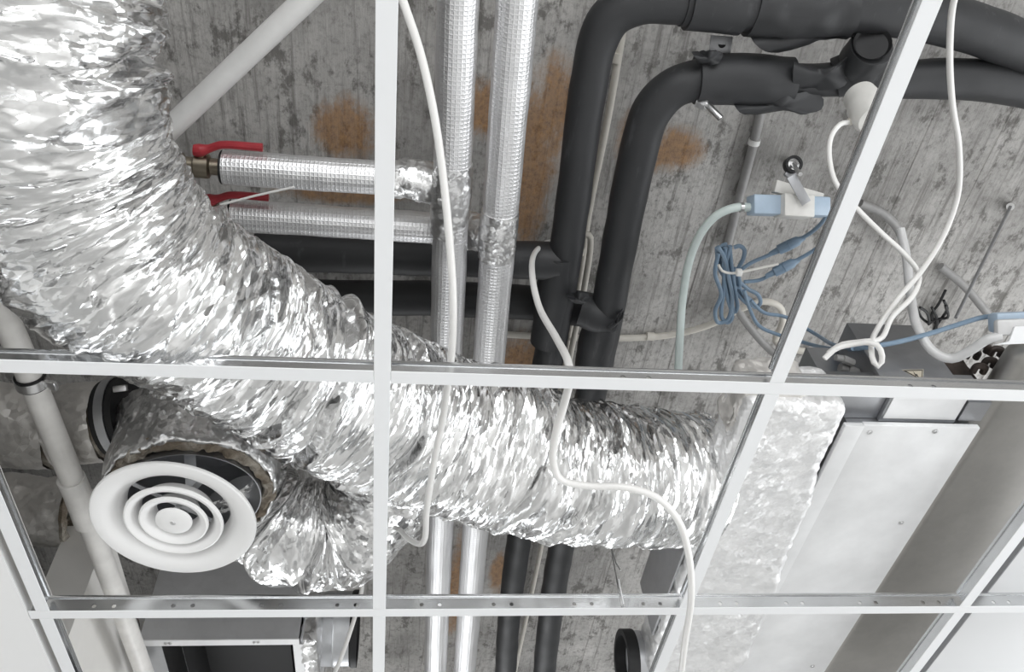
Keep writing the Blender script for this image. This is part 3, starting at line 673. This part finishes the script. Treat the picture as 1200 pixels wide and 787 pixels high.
# ------------------------------------------------------------------ condensate pumps
def box_between(a, b, w, h, up): return MB().bar(a, b, w, h, up)
pm = empty('condensate_pump', at(920, 240, 1.72), 'pale blue condensate pump in a white cradle hanging below a ceiling bolt', 'pump')
a, b = at(879, 240, 1.72), at(968, 243, 1.74)
box_between(a, b, .047, .042, tuple(-fwd)).build('body', M_PUMP, pm, bevel=.004)
a2, b2_ = at(913, 241, 1.715), at(948, 243, 1.725)
box_between(a2, b2_, .054, .05, tuple(-fwd)).build('cradle', M_PUMPCLIP, pm, bevel=.003)
MB().bar(at(907, 218, 1.76), at(962, 234, 1.75), .03, .02, tuple(-fwd)).build('cradle_wing', M_PUMPCLIP, pm, bevel=.002)
MB().bar(at(927, 206, 1.73), at(945, 238, 1.69), .024, .004, tuple(-fwd)).build('bracket', M_GALV_D, pm, bevel=.001)
MB().tube(path((882, 243, 1.72), (868, 243, 1.72)), .009, 12).build('outlet', M_PVC, pm)
MB().lathe([(.0105, -.004), (.0125, -.004), (.0125, .004), (.0105, .004)], 18, frame_to(at(869, 243, 1.72), at(882, 243, 1.72)-at(868, 243, 1.72)), True).build('hose_clip', M_STEEL, pm)
pb_ = empty('ceiling_bolt', at(931, 195, 1.85), 'bolt with a black rubber lined ring above the pale blue pump', 'bolt')
mm = frame_to(at(929, 193, 1.83), -fwd)
MB().lathe([(.015, -.012), (.0215, -.012), (.0215, .012), (.015, .012)], 28, mm, True).build('rubber_ring', M_BLACK, pb_)
MB().lathe([(.001, -.004), (.015, -.004), (.015, .004)], 24, mm).build('washer', M_STEEL, pb_)
MB().tube(path((929, 192, 1.84), (934, 199, 1.76), (938, 204, 1.72)), .0052, 12).build('threaded_shank', M_STEEL, pb_)
MB().tube([at(928, 191, 1.86), at(927, 190, SLAB-.002)], .01, 10).build('anchor', M_STEEL, pb_)
MB().bar(at(921, 201, 1.83), at(930, 208, 1.82), .02, .014, tuple(-fwd)).build('clamp_foot', M_GALV_D, pb_, bevel=.002)
pr = empty('condensate_pump', at(1190, 385, 1.2), 'clear and blue pump tray on a white metal bracket at the right edge', 'pump')
MB().bar(at(1162, 378, 1.225), at(1260, 374, 1.225), .04, .034, tuple(-fwd)).build('body', M_PUMP, pr, bevel=.008)
MB().bar(at(1166, 384, 1.195), at(1260, 380, 1.195), .032, .016, tuple(-fwd)).build('reservoir', M_CLEAR, pr, bevel=.006)
MB().prism([(0, 0), (.028, .006), (.04, .034), (.15, .034), (.15, 0)], 0, .006, frame_to(at(1164, 404, 1.17), -fwd, tuple(at(1230, 401, 1.17)-at(1164, 404, 1.17)))).build('bracket', M_WHITE, pr, bevel=.0015)

# ------------------------------------------------------------------ round junction box
jb_ = empty('junction_box', at(1015, 125, 1.62), 'beige round junction box tucked behind the slanting cross tee', 'junction box')
ax = at(1030, 146, 1.56)-at(1008, 112, 1.66)
mm = frame_to(at(1010, 116, 1.64), ax)
MB().lathe([(.001, -.02), (.026, -.02), (.034, -.014), (.036, 0), (.036, .022), (.041, .024), (.041, .062), (.034, .072), (.001, .072)], 36, mm).build('body', M_PUMPCLIP, jb_)
MB().tube([at(1004, 140, 1.6), at(994, 143, 1.6)], .008, 12).build('cable_gland', M_CREAM, jb_)

# ------------------------------------------------------------------ fan coil unit at the right
fc = empty('fan_coil_unit', (1.0, .7, 1.1), 'long galvanised fan coil unit with foil wrapped plenum and grey control box', 'air conditioner')
ZF = 1.1
MB().box((.925, .252, ZF), (1.171, 2.6, ZF+.012)).build('bottom_panel', M_GALV_L, fc, bevel=.002)
MB().box((.885, .252, ZF-.003), (.924, 2.6, ZF+.008)).build('edge_flange', M_GALV_L, fc, bevel=.001)
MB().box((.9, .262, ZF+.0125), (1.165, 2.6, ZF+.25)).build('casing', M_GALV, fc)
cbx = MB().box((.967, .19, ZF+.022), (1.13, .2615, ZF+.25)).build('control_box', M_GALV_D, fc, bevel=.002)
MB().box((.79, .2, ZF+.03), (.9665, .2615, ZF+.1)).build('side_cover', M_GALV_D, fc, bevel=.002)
# control box underside: thin plate in the lighter casing steel
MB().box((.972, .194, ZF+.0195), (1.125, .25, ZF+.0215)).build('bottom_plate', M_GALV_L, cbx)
# warning sticker with a lightning flash, on the face toward the room
def onface(px, py, Y=.1895):
    d = at(px, py, 1.0)-np.array([CX, CY, 0]); k = (Y-CY)/d[1]; return np.array([CX, CY, 0])+d*k
def facepoly(pts, Y, th=.0006):
    P = [onface(px, py, Y) for px, py in pts]; n = len(P)
    V = P+[p+np.array([0, th, 0]) for p in P]
    return MB().add(np.array(V), [tuple(range(n))[::-1], tuple(range(n, 2*n))]+[(k, (k+1) % n, n+(k+1) % n, n+k) for k in range(n)], False)
st = facepoly([(1057, 433), (1082.5, 432.5), (1081, 446)], .1893, .0006).build('warning_sticker', M_STICK, cbx)
for q in ([(1058.5, 433.6), (1081.6, 433.1), (1081.5, 434.0), (1060.5, 434.5)], [(1081.6, 433.1), (1080.2, 445.2), (1079.4, 444.6), (1080.6, 434)], [(1058.5, 433.6), (1080.2, 445.2), (1080.2, 444.2), (1061, 434)]):
    facepoly(q, .1889, .0003).build('border_line', M_INK, st)
facepoly([(1070, 434.6), (1073.2, 438.4), (1074.6, 437.9), (1077.6, 443.6), (1074.4, 440), (1073, 440.4)], .1888, .0003).build('flash_symbol', M_INK, st)
def screw(x, y, z, r, parent):
    MB().lathe([(.001, -.003), (r*.5, -.003), (r*.6, -.0012), (r, -.001), (r, 0)], 14, frame_to((x, y, z), (0, 0, 1))).build('screw', M_STEEL, parent)
for px, py in ((1019, 506), (1096, 505), (1056, 612), (952, 780), (905, 690)):
    p = at(px, py, ZF); screw(p[0], p[1], ZF, .006, fc)
# glands on the left of the control box
for px, py, s in ((985, 420, .8), (990, 432, 1)):
    p = at(px, py, 1.24)
    MB().tube([p+np.array([.03, .01, 0]), p+np.array([.004, 0, 0])], .011*s, 8).build('cable_gland', M_GREY, fc)
    MB().tube([p+np.array([.004, 0, 0]), p+np.array([-.012, -.003, 0])], .0085*s, 14).build('cable_gland', M_GREY, fc)
# foil wrapped plenum
def crumpled_box(lo, hi, n, amp, r):
    lo = np.array(lo); hi = np.array(hi); bm = bmesh.new(); bmesh.ops.create_cube(bm, size=1)
    for v in bm.verts: v.co = Vector(lo+(np.array(v.co)+.5)*(hi-lo))
    bmesh.ops.bevel(bm, geom=bm.edges[:], offset=r, segments=4, profile=.5, affect='EDGES')
    for ax in range(3):
        L = hi[ax]-lo[ax]; c = int(L/n)
        for k in range(1, c):
            no = [0, 0, 0]; no[ax] = 1; co = [0, 0, 0]; co[ax] = lo[ax]+L*k/c
            bmesh.ops.bisect_plane(bm, geom=bm.verts[:]+bm.edges[:]+bm.faces[:], plane_co=co, plane_no=no)
    bm.normal_update(); V = np.array([v.co for v in bm.verts]); N = np.array([v.normal for v in bm.verts])
    d = facets(V*16)*.8+facets(V*45)*.45+perlin(V*9)*1.2+perlin(V*26)*.4
    V = V+N*(d*amp)[:, None]
    mb = MB(); idx = {v: i for i, v in enumerate(bm.verts)}
    mb.add(V, [tuple(idx[v] for v in f.verts) for f in bm.faces], True); bm.free(); return mb
jk = crumpled_box((.668, .185, ZF-.018), (.862, 2.4, ZF+.1), .008, .0045, .02); jv = jk.v[0]; jv[:, 0] += np.clip((jv[:, 0]-.668)/.194, 0, 1)*np.clip(jv[:, 1]-.2, 0, .7)*.085+(jv[:, 0] > .8)*perlin(jv*np.array([3, 22, 3]))*.008
jk.build('foil_jacket', M_FOIL_PALE, fc, angle=180)
crumpled_box((.664, .166, 1.1), (.80, .32, 1.212), .007, .006, .03).build('foil_shoulder', M_FOIL_OLD, fc, angle=180)
# side plate and round spigot on the plenum's left
MB().box((.661, .5, 1.11), (.666, 1.0, 1.262)).build('side_plate', M_GALV, fc)
MB().lathe([(.074, 0), (.076, 0), (.076, .03), (.074, .03)], 48, frame_to((.672, 1.17, 1.14), (-1, 0, 0)), True).build('spigot', M_GALV, fc)
MB().lathe([(.066, .02), (.08, .02), (.08, .05), (.066, .05)], 48, frame_to((.672, 1.17, 1.14), (-1, 0, 0)), True).build('spigot_gasket', M_BLACK, fc)
# coil end and pipe stubs in the recess between the control box and the grey duct
ce = empty('coil_end', (1.19, .26, 1.22), 'rusty coil end with dark pipe bends beside the grey control box', 'coil')
MB().box((1.1305, .2, 1.118), (1.18, .25, 1.2)).build('end_bracket', M_GALV_D, ce)
crumpled_box((1.175, .255, 1.2), (1.258, .33, 1.33), .008, .006, .012).build('coil_block', M_COIL, ce, angle=60)
for px, py in ((1140, 415), (1152, 408), (1160, 425), (1148, 432), (1168, 412)):
    p = onface(px, py, .23); MB().tube([p+np.array([-.012, .01, 0]), p+np.array([-.008, -.006, .002]), p+np.array([.008, -.006, -.002]), p+np.array([.012, .01, 0])], .0075, 10, .004).build('pipe_bend', M_COIL, ce)
# tangled dark wires standing above the control box
tw = empty('wire_tangle', at(1098, 372, 1.98), 'tangle of thin black wires above the grey control box', 'wire')
for pts in ([(1072, 355), (1080, 372), (1088, 378), (1086, 366), (1078, 360)], [(1098, 382), (1092, 368), (1100, 356), (1108, 340)], [(1094, 386), (1104, 372), (1110, 362), (1106, 352)], [(1088, 380), (1096, 374), (1110, 372), (1108, 358)], [(1096, 390), (1098, 374), (1092, 360)]):
    MB().tube([at(x, y, SLAB-.012*k-.002) for k, (x, y) in enumerate(pts)], .0045, 6, .006).build('wire', M_BLACK, tw)

# ------------------------------------------------------------------ other ducts and units
gd = MB().box((1.262, .14, 1.2), (1.66, 1.7, 1.262)).build('metal_duct', M_GALV_W, bevel=.03, seg=6)
props(gd, 'warm grey rectangular metal duct with rounded edge at the right', 'duct')
wu = empty('ceiling_tile', (1.6, .9, .985), 'smooth white metal ceiling tile in the bottom right corner', 'ceiling tile')
MB().box((1.316, .2, .985), (1.8, 1.4, .992)).build('face', M_WHITE, wu, bevel=.0015)
MB().box((1.3125, .2, .985), (1.3155, 1.4, .998)).build('edge_strip', M_GALV_D, wu)
# inlet box in the lower middle
ib = empty('inlet_box', (-.41, 1.3, 1.2), 'galvanised inlet box with a black rectangular opening below the diffuser', 'air conditioner')
X0, X1, Y0, Y1, Z0, Z1 = -.603, -.215, 1.158, 2.0, 1.2, 1.6
MB().box((X0, Y0, Z0), (X1, Y0+.003, Z1)).box((X0, Y0+.003, Z0), (X0+.003, Y1, Z1)).box((X1-.003, Y0+.003, Z0), (X1, Y1, Z1)).box((X0, Y0, Z1), (X1, Y1, Z1+.003)).box((X0, Y1, Z0), (X1, Y1+.003, Z1)).build('casing', M_GALV_V, ib)
MB().box((X0+.05, Y0+.05, Z0+.14), (X1-.05, Y1-.1, Z0+.16)).box((X0+.1, Y0+.012, Z0+.002), (X0+.102, Y1-.01, Z0+.3)).build('filter', M_BLACK, ib)  # black sheets put in for the shade inside the inlet
fm = MB().box((X0-.004, Y0-.012, Z0-.004), (X1+.004, Y0+.012, Z0-.001)).build('inlet_frame', M_GALV_L, ib)
MB().box((X0-.004, Y0+.0125, Z0-.004), (X0+.055, Y1, Z0-.001)).build('inlet_flange', M_GALV, ib)
MB().box((X1-.012, Y0+.0125, Z0-.004), (X1+.012, Y1, Z0-.001)).build('inlet_flange', M_GALV_L, ib)
for px in (194, 199, 298, 303):
    p = at(px, 753, Z0-.004); screw(p[0], Y0, Z0-.004, .005, ib)
crumpled_box((X1+.001, Y0+.01, Z0-.002), (X1+.045, Y1, Z0+.3), .009, .006, .012).build('foil_edge', M_FOIL_OBJ, ib, angle=180)
mm = frame_to((X1+.04, 1.36, 1.36), (1, 0, 0))
MB().lathe([(.1, 0), (.102, 0), (.102, .03), (.105, .035), (.102, .04), (.102, .085), (.1, .085)], 64, mm, True).build('spigot', M_GALV, ib)
MB().lathe([(.0985, .075), (.106, .085), (.106, .1), (.0985, .1)], 64, mm, True).build('spigot_gasket', M_BLACK, ib)

# foil wrapped ducts at the far left
def wrapped(px, py, pxe, pye, Z, r, label, seed):
    a, b = at(px, py, Z), at(pxe, pye, Z)
    e = empty('wrapped_duct', (a+b)/2, label, 'duct', 'old foil wrapped ducts')
    def f(L, A, R_, P):
        p = P.reshape(-1, 3)+seed; return (facets(p*22)*.004+facets(p*60)*.002+perlin(p*12)*.008).reshape(L.shape)
    MB().tube([a, (a+b)/2, b], r, 90, .006, False, f).build('foil_wrap', M_FOIL_OLD, e, angle=180)
    mm = frame_to(b, b-a); mb = lumpy([(r*.6, -.02), (r*.92, -.01), (r*.97, .004), (r*.8, .012), (r*.55, .004)], 80, mm, .008, 30, seed)
    mb.build('insulation', M_WOOL, e)
    return e
wrapped(-160, 486, 66, 502, 1.26, .082, 'dull foil wrapped duct end left of the drain pipe, the upper one', 1)
wrapped(-160, 590, 84, 600, 1.36, .082, 'dull foil wrapped duct end left of the drain pipe, the lower one', 5)
e = wrapped(70, 500, 126, 494, 1.25, .08, 'crumpled foil wrapped duct stub between the drain pipe and the black collar', 9)
cl = empty('duct_collar', at(136, 490, 1.24), 'black duct collar with a grey strap beside the diffuser neck', 'collar')
a, b = at(132, 490, 1.25), at(150, 487, 1.25)
mm = frame_to((a+b)/2, b-a)
MB().lathe([(.04, -.022), (.078, -.022), (.08, 0), (.078, .022), (.04, .022)], 48, mm, True).build('rubber_sleeve', M_BLACK, cl)
MB().lathe([(.081, -.009), (.083, -.009), (.083, .009), (.081, .009)], 48, mm, True).build('strap', M_GALV, cl)
p = at(141, 456, 1.2); MB().bar(at(133, 456, 1.2), at(149, 454, 1.2), .012, .01, tuple(-fwd)).build('strap_bolt', M_STEEL, cl, bevel=.002)
for pts, lab in (([(156, 715, 1.335), (161, 728, 1.335), (163, 742, 1.336), (164, 752, 1.338)], 'dark red wire above the dark inlet box corner'), ([(150, 800, 1.4), (154, 788, 1.4), (157, 778, 1.4)], 'dark red wire tip at the bottom edge beside the inlet box')):
    hose('red_wire', pts, .004, lab, 'wire', M_REDW, n=8, step=.005)
